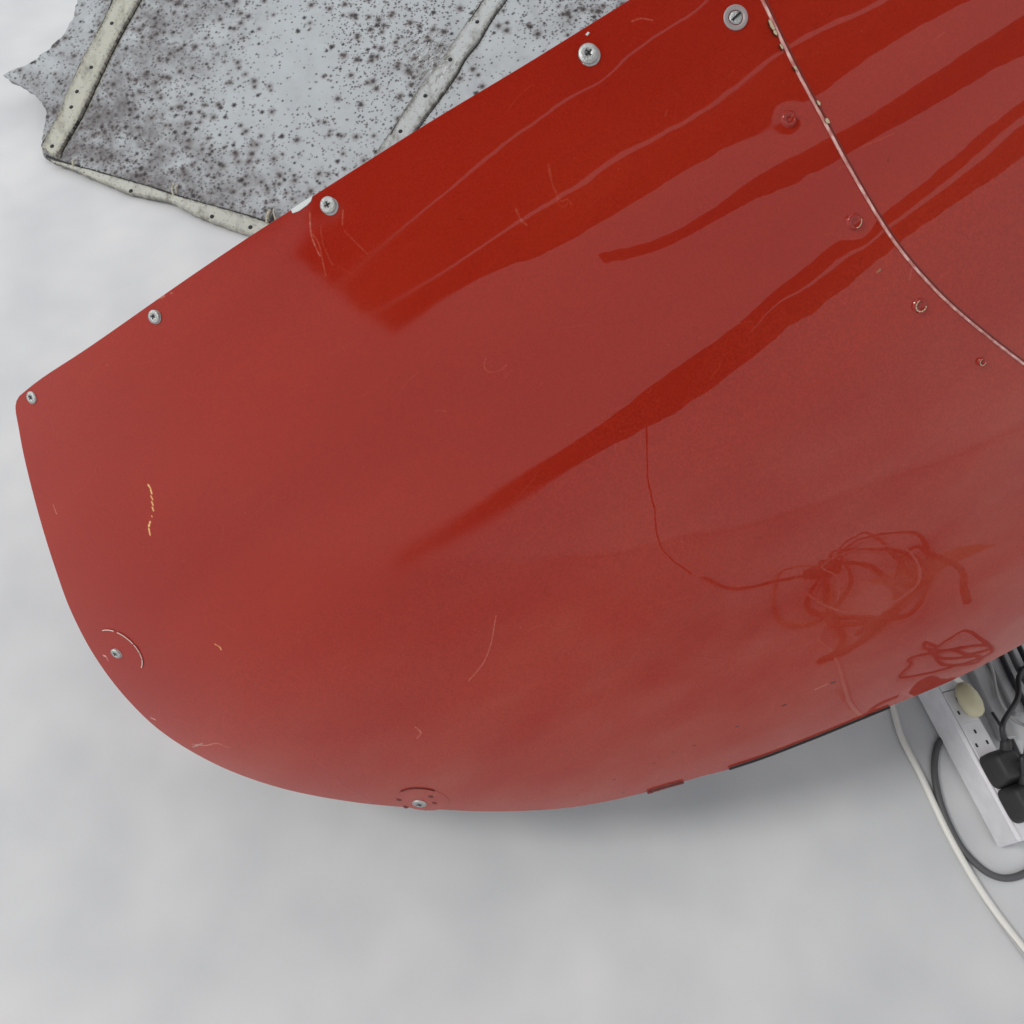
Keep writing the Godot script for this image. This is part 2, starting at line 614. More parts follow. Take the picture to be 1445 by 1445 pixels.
func screw(u: float, v: float, rpx: float, spin: float, shift: float, f: Node3D):
	var r := rpx * 0.96 * depth(u, v) / F
	var n := nrm(u, v)
	var b := frame_on(n, spin)
	var base := surf(u, v)
	var o := put("screw", lathe([Vector2(r, -0.0005), Vector2(r, r * 0.12), Vector2(r * 0.95, r * 0.2), Vector2(r * 0.75, r * 0.29), Vector2(r * 0.4, r * 0.35), Vector2(r * 0.36, r * 0.3), Vector2(0, r * 0.27)], 32), M.zinc, f)
	o.transform = Transform3D(b, base + n * (0.0012 if shift > 0.0 else 0.0))
	for k in 2:
		var c := put("cross_recess", box(Vector3(r * 0.85, r * 0.05, r * 0.15), r * 0.02), M.black, o)
		c.position = Vector3(0, r * 0.3, 0)
		c.rotation.y = k * PI / 2.0
	if shift > 0.0:
		var w := put("washer", lathe([Vector2(r * 1.04, -0.001), Vector2(r * 1.04, 0.0006), Vector2(r * 0.98, 0.001), Vector2(r * 0.3, 0.001)], 32), M.zinc, o)
		var sd := (surf(u + 5.0, v + 3.5) - base).normalized() * r * shift
		w.position = b.inverse() * (sd - n * 0.0012)

func chips(f: Node3D):
	# paint broken off the top edge beside the third screw
	patch([Vector2(411, 296), Vector2(413, 301), Vector2(422, 298), Vector2(433, 290), Vector2(439, 284), Vector2(441, 277), Vector2(437, 279), Vector2(424, 287)], "bare_patch", M.bare, f, 0.0006)
	patch([Vector2(826, 49), Vector2(829, 50.5), Vector2(832, 46.5), Vector2(829.5, 45)], "paint_chip", M.bare, f, 0.0004)
	for k in [[1087, 38, 2.4, 8], [1092, 48, 1.8, 4], [1153, 147, 2.0, 4], [1165, 172, 2.2, 5], [1101, 68, 1.3, 4], [1120, 98, 1.5, 4]]:
		patch(blob(k[0], k[1], k[2], k[3]), "filler_crumb", M.ivory, f, 0.003)

func blob(u: float, v: float, a: float, l: float) -> Array:
	var out := []
	for k in 9:
		var t := TAU * k / 9
		var s := 1.0 + rng.randf_range(-0.25, 0.25)
		var p := Vector2(cos(t) * l, sin(t) * a) * s
		out.append(Vector2(u, v) + p.rotated(1.05))
	return out

func patch(px: Array, called: String, m: Material, parent: Node, lift: float):
	var poly := PackedVector2Array(px)
	var idx := Geometry2D.triangulate_polygon(poly)
	var st := SurfaceTool.new()
	st.begin(Mesh.PRIMITIVE_TRIANGLES)
	for i in range(0, idx.size(), 3):
		var t := [idx[i], idx[i + 1], idx[i + 2]]
		var a := poly[t[0]]
		if (poly[t[1]] - a).cross(poly[t[2]] - a) < 0.0:
			t.reverse()
		for k in t:
			st.set_normal(nrm(poly[k].x, poly[k].y))
			st.add_vertex(surf(poly[k].x, poly[k].y) + nrm(poly[k].x, poly[k].y) * lift)
	for i in poly.size():
		var a := poly[i]
		var b := poly[(i + 1) % poly.size()]
		var q := [surf(a.x, a.y), surf(b.x, b.y)]
		var c := [q[0] + nrm(a.x, a.y) * lift, q[1] + nrm(b.x, b.y) * lift]
		for p in [q[0], c[0], q[1], q[1], c[0], c[1]]:
			st.set_normal(nrm(a.x, a.y))
			st.add_vertex(p)
	put(called, st.commit(), m, parent)

func red_paint() -> StandardMaterial3D:
	M.bead = mat(Color(1, 1, 1), 0.18)
	M.bead.albedo_texture = noise_tex(0.06, 512, false, 1.0, Color(0.6, 0.26, 0.23), Color(1.0, 0.93, 0.9), 15, 3)  # pale tone carries the seam's highlight along with worn paint
	M.bead.uv1_triplanar = true
	M.bead.uv1_scale = Vector3(3.5, 3.5, 3.5)
	M.pink = mat(Color(0.72, 0.55, 0.5), 0.5)
	M.worn = mat(Color(0.36, 0.31, 0.31), 0.5, 0.3)
	var n := 2048
	var tone := FastNoiseLite.new()
	tone.seed = 3
	tone.frequency = 0.02
	tone.fractal_octaves = 3
	var small := Image.create(256, 256, false, Image.FORMAT_RGBF)
	for y in 256:
		for x in 256:
			var a := tone.get_noise_2d(x * 0.5, y * 1.6)
			small.set_pixel(x, y, Color(0.32 * (1.0 + 0.09 * a), 0.016 * (1.0 + 0.35 * a), 0.005 * (1.0 + 0.3 * a)).linear_to_srgb())
	small.resize(n, n, Image.INTERPOLATE_BILINEAR)
	small.convert(Image.FORMAT_RGB8)
	var data := small.get_data()
	var g := RandomNumberGenerator.new()
	g.seed = 11
	var i := 0
	while i < data.size():
		var d := (g.randi() & 15) - 8
		data[i] = data[i] + d
		data[i + 1] = clampi(data[i + 1] + (d >> 1), 0, 255)
		data[i + 2] = clampi(data[i + 2] + (d >> 1), 0, 255)
		i += 3
	var im := Image.create_from_data(n, n, false, Image.FORMAT_RGB8, data)
	painted_sheen(im)
	marks(im)
	m_red_img = ImageTexture.create_from_image(im)
	var m := mat(Color(1, 1, 1), 1.0)
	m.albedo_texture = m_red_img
	# gloss: duller towards the nose, rubbed streaks along the body
	var ro := Image.create(512, 512, false, Image.FORMAT_RF)
	for y in 512:
		for x in 512:
			var a := tone.get_noise_2d(x * 0.25 + 90.0, y * 1.2)
			var b: float = clamp(1.0 - (x / 512.0 - 0.12) / 0.33, 0.0, 1.0)
			var r: float = 0.014 + 0.31 * b + 0.012 * a + 0.06 * max(0.0, tone.get_noise_2d(x * 0.6 + 9.0, y * 0.9 + 400.0) - 0.15)
			ro.set_pixel(x, y, Color(r, r, r))
	m.metallic_specular = 0.42
	m.rim_enabled = true
	m.rim = 0.14
	m.rim_tint = 0.0
	m.roughness = 1.0
	m.roughness_texture = ImageTexture.create_from_image(ro)
	m.roughness_texture_channel = BaseMaterial3D.TEXTURE_CHANNEL_RED
	m.normal_enabled = true
	m.normal_texture = noise_tex(0.05, 1024, true, 0.35, Color.BLACK, Color.WHITE, 21, 2)
	m.normal_scale = 0.05
	return m

var m_red_img: ImageTexture

func painted_sheen(im: Image):
	# patchy pale haze low on the belly, the floor's reflection put into the colour
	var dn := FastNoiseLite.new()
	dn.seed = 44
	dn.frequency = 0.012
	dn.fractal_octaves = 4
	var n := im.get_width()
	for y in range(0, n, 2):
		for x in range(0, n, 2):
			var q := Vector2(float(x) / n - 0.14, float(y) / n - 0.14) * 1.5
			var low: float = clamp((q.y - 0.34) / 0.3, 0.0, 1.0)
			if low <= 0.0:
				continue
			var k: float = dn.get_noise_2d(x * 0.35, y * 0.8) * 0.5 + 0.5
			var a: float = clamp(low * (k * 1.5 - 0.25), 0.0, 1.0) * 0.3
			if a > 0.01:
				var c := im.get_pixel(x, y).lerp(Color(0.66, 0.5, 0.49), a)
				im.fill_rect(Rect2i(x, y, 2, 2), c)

func marks(im: Image):
	var pale := Color(0.8, 0.62, 0.57)
	var cream := Color(0.95, 0.85, 0.55)
	var dark := Color(0.3, 0.07, 0.06)
	for q in [[209, 684, 213, 690], [212.5, 691, 214.5, 698], [213, 700, 216, 706], [214, 708, 216.5, 714], [215, 716, 217, 722], [212, 736, 209.5, 744], [210, 746, 212, 756], [214, 728, 215, 730]]:
		stroke(im, [Vector2(q[0], q[1]), Vector2(q[2], q[3])], 1.5, cream, 0.85)
	stroke(im, [Vector2(437, 300), Vector2(439, 330), Vector2(447, 352), Vector2(452, 362)], 1.3, pale, 0.55)
	stroke(im, [Vector2(441, 330), Vector2(450, 345), Vector2(456, 372), Vector2(460, 390)], 1.1, pale, 0.4)
	stroke(im, [Vector2(452, 318), Vector2(456, 345), Vector2(470, 375)], 0.9, pale, 0.3)
	stroke(im, [Vector2(484, 296), Vector2(483, 318)], 1.2, pale, 0.4)
	stroke(im, [Vector2(486, 326), Vector2(505, 345), Vector2(520, 360)], 1.0, pale, 0.3)
	stroke(im, [Vector2(774, 232), Vector2(779, 258), Vector2(786, 274)], 2.2, pale, 0.12)
	stroke(im, [Vector2(785, 275), Vector2(792, 284), Vector2(800, 281), Vector2(807, 289)], 1.0, Color(0.75, 0.42, 0.32), 0.4)
	stroke(im, [Vector2(786, 278), Vector2(788, 288), Vector2(796, 292), Vector2(801, 287)], 0.9, Color(0.75, 0.42, 0.32), 0.3)
	stroke(im, [Vector2(728, 295), Vector2(735, 310), Vector2(744, 318)], 2.6, pale, 0.12)
	stroke(im, [Vector2(661, 961), Vector2(681, 937), Vector2(692, 911), Vector2(698, 880), Vector2(700, 868)], 0.8, pale, 0.65)
	stroke(im, [Vector2(686, 505), Vector2(683, 516), Vector2(690, 525), Vector2(706, 522), Vector2(715, 514)], 0.7, pale, 0.45)
	stroke(im, [Vector2(303, 909), Vector2(310, 913), Vector2(312, 917)], 0.9, cream, 0.7)
	stroke(im, [Vector2(271, 1050), Vector2(290, 1052), Vector2(306, 1049), Vector2(324, 1056)], 1.1, pale, 0.4)
	stroke(im, [Vector2(272, 1054), Vector2(286, 1049)], 1.4, Color(0.7, 0.6, 0.58), 0.5)
	stroke(im, [Vector2(213, 1013), Vector2(220, 1016)], 1.3, Color(0.8, 0.6, 0.55), 0.8)
	stroke(im, [Vector2(586, 1026), Vector2(594, 1034), Vector2(588, 1042)], 1.6, pale, 0.35)
	stroke(im, [Vector2(1216, 208), Vector2(1264, 188)], 0.8, Color(0.75, 0.3, 0.18), 0.6)
	stroke(im, [Vector2(1150, 973), Vector2(1168, 965)], 0.8, pale, 0.6)
	stroke(im, [Vector2(1283, 395), Vector2(1289, 372)], 0.8, pale, 0.4)
	stroke(im, [Vector2(146, 925), Vector2(150, 926)], 1.4, Color(0.85, 0.7, 0.65), 0.9)
	stroke(im, [Vector2(151, 928), Vector2(153, 933)], 1.1, Color(0.8, 0.6, 0.55), 0.7)
	stroke(im, [Vector2(220, 421), Vector2(228, 420), Vector2(232, 417)], 1.1, Color(0.8, 0.6, 0.5), 0.6)
	stroke(im, [Vector2(241, 414), Vector2(244, 413)], 1.2, Color(0.8, 0.6, 0.5), 0.7)
	stroke(im, [Vector2(892, 30), Vector2(905, 26), Vector2(922, 29)], 1.6, pale, 0.3)
	stroke(im, [Vector2(1105, 68), Vector2(1112, 62)], 1.0, cream, 0.5)
	stroke(im, [Vector2(75, 712), Vector2(80, 726)], 0.9, pale, 0.6)
	for q in [[1176, 963, 3], [1107, 995, 3], [1041, 1025, 2.4], [980, 1052, 2.2], [950, 1061, 1.6], [924, 1077, 2.0], [867, 1100, 2.4], [880, 1118, 1.8], [815, 1122, 1.6], [1243, 381, 2.2], [1395, 935, 2.6], [930, 1068, 1.5]]:
		stroke(im, [Vector2(q[0] - q[2], q[1] + q[2] * 0.3), Vector2(q[0] + q[2], q[1] - q[2] * 0.3)], q[2] * 0.55, dark, 0.9)
	stroke(im, [Vector2(1238, 384), Vector2(1244, 379)], 1.6, Color(0.6, 0.5, 0.35), 0.8)
	var g := RandomNumberGenerator.new()
	g.seed = 77
	# dust, fine rubs and tiny chips
	for k in 420:
		var p := Vector2(g.randf_range(20, 1440), g.randf_range(0, 1140))
		var l := g.randf_range(0.5, 2.0)
		stroke(im, [p, p + Vector2.from_angle(g.randf() * TAU) * l], g.randf_range(0.35, 0.8), pale.lerp(dark, float(k % 3 == 0)), g.randf_range(0.15, 0.6))
	for k in 260:
		var p := Vector2(g.randf_range(20, 1440), g.randf_range(0, 1140))
		var d := Vector2.from_angle(-0.55 + g.randfn(0.0, 0.5)) * g.randf_range(8, 60)
		stroke(im, [p, p + d * 0.5 + Vector2(g.randf_range(-3, 3), g.randf_range(-3, 3)), p + d], 0.5, pale if k % 2 else dark, g.randf_range(0.05, 0.2))

func stroke(im: Image, px: Array, w: float, c: Color, alpha: float):
	# a mark on the paint along points given where they show in the photograph
	var n := im.get_width()
	var uv := []
	for p in px:
		if depth(p.x, p.y) > D0 + RR * 0.975:
			return
		uv.append(surf_uv(surf(p.x, p.y)) * n)
	var pts := spline(uv, max(6, px.size() * 8)) if px.size() > 2 else [uv[0], uv[1]]
	var k: float = surf_uv(surf(px[0].x + 1.0, px[0].y)).distance_to(surf_uv(surf(px[0].x, px[0].y))) * n
	var r: float = max(0.45, w * k * 0.75)
	for i in pts.size() - 1:
		var a: Vector2 = pts[i]
		var b: Vector2 = pts[i + 1]
		var steps: int = max(1, int(a.distance_to(b) / 0.8))
		for s in steps:
			dab(im, a.lerp(b, float(s) / steps), r * rng.randf_range(0.7, 1.15), c, alpha * rng.randf_range(0.55, 1.0))

func dab(im: Image, p: Vector2, r: float, c: Color, alpha: float):
	var n := im.get_width()
	var m := im.get_height()
	for y in range(int(p.y - r - 1), int(p.y + r + 2)):
		for x in range(int(p.x - r - 1), int(p.x + r + 2)):
			if x < 0 or y < 0 or x >= n or y >= m:
				continue
			var d := Vector2(x + 0.5, y + 0.5).distance_to(p)
			var a: float = clamp(r + 0.5 - d, 0.0, 1.0) * alpha
			if a > 0.0:
				im.set_pixel(x, y, im.get_pixel(x, y).lerp(c, a))

# ---------------------------------------------------------------- mouldy panel leaning behind
var bo: Vector3
var be: Vector3
var bv: Vector3
var bn: Vector3

func on_board(u: float, v: float) -> Vector2:
	var r := ray(u, v)
	var p := CAM + r * ((bo - CAM).dot(bn) / r.dot(bn))
	return Vector2((p - bo).dot(be), (p - bo).dot(bv))

func bp(st: Vector2, lift := 0.0) -> Vector3:
	return Vector3(st.x, st.y, lift)

func mouldy_panel():
	bo = fl(66, 224, 0.012)
	be = fl(380, 324, 0.012) - bo
	be = be.normalized()
	var away := Vector3.UP.cross(be).normalized()
	if away.z > 0.0:
		away = -away
	var best := 9.0
	for k in 180:
		var t := deg_to_rad(k * 0.5)
		var v := away * cos(t) + Vector3.UP * sin(t)
		var d := (pix(bo + v * 0.3) - pix(bo)).normalized()
		var e: float = abs(d.angle_to(Vector2(0.495, -0.868)))
		if e < best:
			best = e
			bv = v
	bn = be.cross(bv).normalized()
	var o := thing("mouldy_panel", "white panel speckled with black mould, leaning behind the red fairing", "panel", bo)
	o.basis = Basis(be, bv, bn)
	# outline, torn on its left
	var px := [Vector2(62, 221), Vector2(58, 205), Vector2(62, 180), Vector2(66, 160), Vector2(58, 140), Vector2(40, 127), Vector2(14, 113), Vector2(4, 105), Vector2(20, 98), Vector2(44, 88), Vector2(70, 68), Vector2(92, 48), Vector2(103, 24), Vector2(108, 4), Vector2(116, -40), Vector2(130, -90), Vector2(700, -150), Vector2(1300, -190), Vector2(1250, 120), Vector2(900, 420), Vector2(560, 378), Vector2(375, 319), Vector2(295, 294), Vector2(225, 273), Vector2(138, 247), Vector2(81, 230)]
	var poly := PackedVector2Array()
	var lo := Vector2(1e9, 1e9)
	var hi := -lo
	for i in px.size():
		var a: Vector2 = on_board(px[i].x, px[i].y)
		var b: Vector2 = on_board(px[(i + 1) % px.size()].x, px[(i + 1) % px.size()].y)
		var steps: int = clampi(int(a.distance_to(b) / 0.008), 1, 14)
		for s in steps:
			var p: Vector2 = a.lerp(b, float(s) / steps)
			if i < 14:
				p += Vector2(rng.randf_range(-1, 1), rng.randf_range(-1, 1)) * 0.0022
			poly.append(p)
			lo = lo.min(p)
			hi = hi.max(p)
	var l1 := [Vector2(190, -60), Vector2(163, 0), Vector2(138, 50), Vector2(115, 93), Vector2(83, 166), Vector2(70, 190), Vector2(61, 210)]
	var r1 := [Vector2(228, -60), Vector2(198, 0), Vector2(166, 58), Vector2(138, 116), Vector2(116, 163), Vector2(90, 208), Vector2(80, 222)]
	var l2 := [Vector2(74, 228), Vector2(107, 236), Vector2(138, 244.5), Vector2(182, 257), Vector2(225, 270), Vector2(246, 277), Vector2(295, 291), Vector2(342, 304), Vector2(378, 316), Vector2(430, 333)]
	var r2 := [Vector2(76, 231), Vector2(107, 242), Vector2(130, 253), Vector2(154, 262), Vector2(182, 274), Vector2(236, 285), Vector2(257, 295), Vector2(285, 309), Vector2(330, 326), Vector2(400, 350)]
	var l3 := [Vector2(715, -50), Vector2(684, 0), Vector2(673, 18), Vector2(655, 42), Vector2(623, 89), Vector2(595, 125), Vector2(568, 165), Vector2(545, 200), Vector2(500, 270)]
	var r3 := [Vector2(745, -50), Vector2(713, 0), Vector2(692, 29), Vector2(674, 60), Vector2(655, 84), Vector2(641, 109), Vector2(617, 143), Vector2(587, 183), Vector2(540, 260)]
	lo -= Vector2(0.02, 0.06)
	hi += Vector2(0.01, 0.01)
	var tex := mould_image(lo, hi, [[l1, r1, Color(0.72, 0.71, 0.62)], [l2, r2, Color(0.73, 0.73, 0.67)], [l3, r3, Color(0.715, 0.735, 0.745)]])
	var mm := mat(Color(1, 1, 1), 0.7)
	mm.albedo_texture = ImageTexture.create_from_image(tex)
	var idx := Geometry2D.triangulate_polygon(poly)
	var st := SurfaceTool.new()
	st.begin(Mesh.PRIMITIVE_TRIANGLES)
	for i in range(0, idx.size(), 3):
		var t := [idx[i], idx[i + 1], idx[i + 2]]
		if (poly[t[1]] - poly[t[0]]).cross(poly[t[2]] - poly[t[0]]) > 0.0:
			t.reverse()
		for side in 2:
			for k in t:
				st.set_normal(Vector3(0, 0, 1 if side == 0 else -1))
				var q := (poly[k] - lo) / (hi - lo)
				st.set_uv(Vector2(q.x, 1.0 - q.y))
				st.add_vertex(Vector3(poly[k].x, poly[k].y, 0.0 if side == 0 else -0.009))
			t.reverse()
	for i in poly.size():
		var a := poly[i]
		var b := poly[(i + 1) % poly.size()]
		var nn := Vector3((b - a).y, -(b - a).x, 0).normalized()
		for p in [Vector3(a.x, a.y, 0), Vector3(b.x, b.y, 0), Vector3(a.x, a.y, -0.009), Vector3(b.x, b.y, 0), Vector3(b.x, b.y, -0.009), Vector3(a.x, a.y, -0.009)]:
			st.set_normal(nn)
			st.set_uv((Vector2(p.x, p.y) - lo) / (hi - lo) * Vector2(1, -1) + Vector2(0, 1))
			st.add_vertex(p)
	put("board", st.commit(), mm, o)
	var b1 := batten(l1, r1, o, mm, 0.006, lo, hi)
	b1.set_meta("label", "cream batten down the left of the panel, nail holes along it")
	var b2 := batten(l2, r2, o, mm, 0.006, lo, hi)
	b2.set_meta("label", "ragged pale batten along the bottom edge of the panel")
	var b3 := batten(l3, r3, o, mm, 0.0055, lo, hi)
	b3.set_meta("label", "white painted batten across the middle of the panel")
	for h in [[160, 36, b1], [131, 98, b1], [103, 154, b1], [76, 209, b1], [111, 132, b1], [187, 272, b2], [301, 308, b2], [355, 323, b2], [674, 34, b3], [636, 87, b3], [601, 138, b3], [566, 188, b3]]:
		var q := on_board(h[0], h[1])
		var hole := put("nail_hole", lathe([Vector2(0.0046, -0.0004), Vector2(0.004, 0.0004), Vector2(0, 0.0001)], 10), M.black, h[2])
		hole.transform = Transform3D(Basis(Vector3.RIGHT, PI / 2.0), Vector3(q.x, q.y, 0.0061 if h[2] == b3 else 0.0066))
	# torn slivers sticking up over the bottom batten
	for h in [[106, 238, 108, 228, 1.6], [246, 278, 247.5, 262, 1.5], [251, 274, 253, 264, 1.3], [378, 316, 383, 300, 2.2], [390, 312, 388, 298, 1.2]]:
		var a := on_board(h[0], h[1])
		var b := on_board(h[2], h[3])
		var w: float = h[4] * 0.0016
		put("splinter", tube([Vector3(a.x, a.y, 0.004), Vector3(a.x, a.y, 0.009).lerp(Vector3(b.x, b.y, 0.012), 0.5), Vector3(b.x, b.y, 0.006)], w, 6), M.batten, o)

func batten(left: Array, right: Array, o: Node3D, m: Material, thick := 0.006, lo := Vector2.ZERO, hi := Vector2.ONE) -> MeshInstance3D:
	var n := 90
	var l := even(spline(left, 200), n)
	var r := even(spline(right, 200), n)
	var pts := []
	var nms := []
	var uvs := []
	for i in n:
		var a: Vector2 = on_board(l[i].x, l[i].y)
		var b: Vector2 = on_board(r[i].x, r[i].y)
		var c := (b - a).normalized()
		a += c * rng.randf_range(-0.0009, 0.0009)
		b += c * rng.randf_range(-0.0012, 0.0012)
		var cx := Vector3(c.x, c.y, 0)
		var h := thick + rng.randf_range(-0.0003, 0.0003)
		pts.append([bp(a, -0.002), bp(a, h - 0.001), bp(a + c * 0.0015, h), bp(b - c * 0.0015, h), bp(b, h - 0.001), bp(b, -0.002)])
		nms.append([-cx, (-cx + Vector3.BACK).normalized(), Vector3.BACK, Vector3.BACK, (cx + Vector3.BACK).normalized(), cx])
		var ur := []
		for k in 6:
			var pv: Vector3 = pts[-1][k]
			ur.append((Vector2(pv.x, pv.y) - lo) / (hi - lo) * Vector2(1, -1) + Vector2(0, 1))
		uvs.append(ur)
	var flip: bool = (pts[1][2] - pts[0][2]).cross(pts[0][3] - pts[0][2]).z < 0.0
	return put("batten", grid_mesh(pts, nms, uvs, flip), m, o)

func mould_image(lo: Vector2, hi: Vector2, strips: Array) -> Image:
	var w := 2000
	var h := int(w * (hi.y - lo.y) / (hi.x - lo.x))
	var g := RandomNumberGenerator.new()
	g.seed = 31
	var ns := FastNoiseLite.new()
	ns.seed = 8
	ns.frequency = 0.02
	ns.fractal_octaves = 4
	# the stained ground, coarse first
	var sw := 500
	var sh := int(h / 4.0)
	var im := Image.create(sw, sh, false, Image.FORMAT_RGB8)
	for y in sh:
		for x in sw:
			var q := lo + (hi - lo) * Vector2((x + 0.5) / sw, 1.0 - (y + 0.5) / sh)
			var p := pix(bo + be * q.x + bv * q.y)
			var z: float = haze(p)
			var k := ns.get_noise_2d(p.x * 1.0, p.y * 1.0) * 0.5 + 0.5
			var f := ns.get_noise_2d(p.x * 5.0 + 300.0, p.y * 5.0) * 0.5 + 0.5
			var d: float = clamp(z * (k * 1.3 - 0.15) * (0.5 + f), 0.0, 1.0)
			var c := Color(0.68, 0.705, 0.72).lerp(Color(0.33, 0.315, 0.32), d * 0.95)
			im.set_pixel(x, y, c)
	im.resize(w, h, Image.INTERPOLATE_CUBIC)
	# colonies
	for k in 21000:
		var p := Vector2(g.randf_range(0, 900), g.randf_range(-20, 345))
		if g.randf() > density(p):
			continue
		var q := (on_board(p.x, p.y) - lo) / (hi - lo) * Vector2(w, -h) + Vector2(0, h)
		var big := g.randf()
		var fine: bool = p.x > 455 and p.y < 175
		var r := g.randf_range(1.0, 2.4) if fine else g.randf_range(0.9, 2.9)
		if big > 0.925:
			r = g.randf_range(3.4, 6.4)
		var soft := g.randf()
		var c := Color(0.17, 0.15, 0.16)
		var al := g.randf_range(0.5, 0.95) if fine else g.randf_range(0.25, 0.8)
		colony(im, q, r * 1.15, c, al, g)
		if big > 0.9:
			colony(im, q, r * 0.62, Color(0.05, 0.045, 0.05), 0.95, g)
		if big > 0.8 and soft > 0.35:
			colony(im, q, r * 2.1, Color(0.42, 0.39, 0.39), 0.4, g)
	# old cream paint on the battens, dirty along the edges
	for sp in strips:
		var l := even(spline(sp[0], 200), 420)
		var r := even(spline(sp[1], 200), 420)
		for i in 420:
			for j in 26:
				var t := (j - 2.0) / 21.0
				var p: Vector2 = l[i].lerp(r[i], t)
				var q := (on_board(p.x, p.y) - lo) / (hi - lo) * Vector2(w, -h) + Vector2(0, h)
				var k1 := ns.get_noise_2d(p.x * 2.2 + 70.0, p.y * 1.1) * 0.5 + 0.5
				var k2 := ns.get_noise_2d(p.x * 9.0, p.y * 6.0 + 900.0) * 0.5 + 0.5
				var edge: float = clamp(abs(t - 0.5) * 2.0 - 0.55, 0.0, 1.0) * 1.3
				var dirt: float = clamp(edge * k2 * 1.2 + max(0.0, k1 - 0.52) * 2.2 * k2 + g.randf() * 0.1, 0.0, 1.0)
				var c := Color(sp[2]).lerp(Color(0.69, 0.705, 0.7), k2).lerp(Color(0.33, 0.32, 0.29), dirt)
				dab(im, q, 1.7, c, 0.9)
		for k in 170:
			var i := g.randi() % 420
			var p: Vector2 = l[i].lerp(r[i], g.randf())
			var q := (on_board(p.x, p.y) - lo) / (hi - lo) * Vector2(w, -h) + Vector2(0, h)
			colony(im, q, g.randf_range(0.6, 2.2), Color(0.3, 0.28, 0.25), g.randf_range(0.2, 0.7), g)
	# dark lines in the joints beside the battens
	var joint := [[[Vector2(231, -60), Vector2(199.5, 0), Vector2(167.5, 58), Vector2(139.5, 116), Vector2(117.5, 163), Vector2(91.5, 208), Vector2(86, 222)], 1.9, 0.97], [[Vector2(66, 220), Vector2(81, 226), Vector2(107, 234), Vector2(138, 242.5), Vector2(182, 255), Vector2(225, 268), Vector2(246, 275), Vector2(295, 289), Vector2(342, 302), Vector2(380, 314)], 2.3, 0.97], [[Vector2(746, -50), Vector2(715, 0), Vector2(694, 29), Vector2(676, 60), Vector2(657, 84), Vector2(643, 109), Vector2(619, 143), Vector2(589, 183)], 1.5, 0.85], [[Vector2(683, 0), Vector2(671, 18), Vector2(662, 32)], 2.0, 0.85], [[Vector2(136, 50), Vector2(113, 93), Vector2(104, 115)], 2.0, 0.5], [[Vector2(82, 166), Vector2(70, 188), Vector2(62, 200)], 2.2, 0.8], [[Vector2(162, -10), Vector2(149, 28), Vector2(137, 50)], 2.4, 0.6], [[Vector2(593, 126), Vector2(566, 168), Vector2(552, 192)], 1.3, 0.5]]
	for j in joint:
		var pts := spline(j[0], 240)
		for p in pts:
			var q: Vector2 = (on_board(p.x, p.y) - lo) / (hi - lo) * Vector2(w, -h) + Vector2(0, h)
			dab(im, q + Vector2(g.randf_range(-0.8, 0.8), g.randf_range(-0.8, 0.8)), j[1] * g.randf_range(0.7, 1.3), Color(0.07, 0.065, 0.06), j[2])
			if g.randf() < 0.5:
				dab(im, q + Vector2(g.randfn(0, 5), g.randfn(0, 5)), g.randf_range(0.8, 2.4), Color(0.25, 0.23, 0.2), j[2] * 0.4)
	# scuffs left where paint was pulled off beside the middle batten
	for k in 130:
		var a := Vector2(g.randfn(606, 15), g.randfn(88, 20))
		var d := Vector2(0.62, -0.78).rotated(g.randfn(0, 0.35)) * g.randf_range(4, 20)
		for s in 14:
			var p: Vector2 = a + d * (s / 14.0)
			var q := (on_board(p.x, p.y) - lo) / (hi - lo) * Vector2(w, -h) + Vector2(0, h)
			dab(im, q, g.randf_range(0.6, 2.0), Color(0.42, 0.41, 0.39) if k % 3 else Color(0.8, 0.83, 0.84), 0.3)
	return im

func haze(p: Vector2) -> float:
	var a: float = 1.0 - clamp(abs((p.x - 100.0) * 0.87 + (p.y - 160.0) * 0.49 - 40.0) / 150.0, 0.0, 1.0)
	var yb := 228.0 + (p.x - 75.0) * 0.31
	var b: float = 1.0 - clamp((yb - p.y) / 130.0, 0.0, 1.0)
	var c: float = exp(-((p.x - 610) * (p.x - 610) + (p.y - 90) * (p.y - 90)) / 3000.0) * 0.4
	var d: float = clamp((p.x - 720.0) / 100.0, 0.0, 1.0) * 0.35
	return clamp(0.12 + 0.75 * a + 0.9 * b * clamp(1.0 - (p.x - 330.0) / 260.0, 0.25, 1.0) + c + d, 0.0, 1.0)

func density(p: Vector2) -> float:
	var clean: float = exp(-pow((p.x - 420.0) / 62.0, 2) - pow((p.y - 110.0) / 85.0, 2))
	var d := 0.36 + 0.6 * haze(p)
	var fine: float = exp(-pow((p.x - 545.0) / 75.0, 2) - pow((p.y - 55.0) / 60.0, 2))
	d += fine * 0.6
	d *= 1.0 - 0.86 * clean
	if p.x > 640.0:
		d *= 0.55 if p.y > 55.0 or p.x < 730.0 else 1.5
	return d

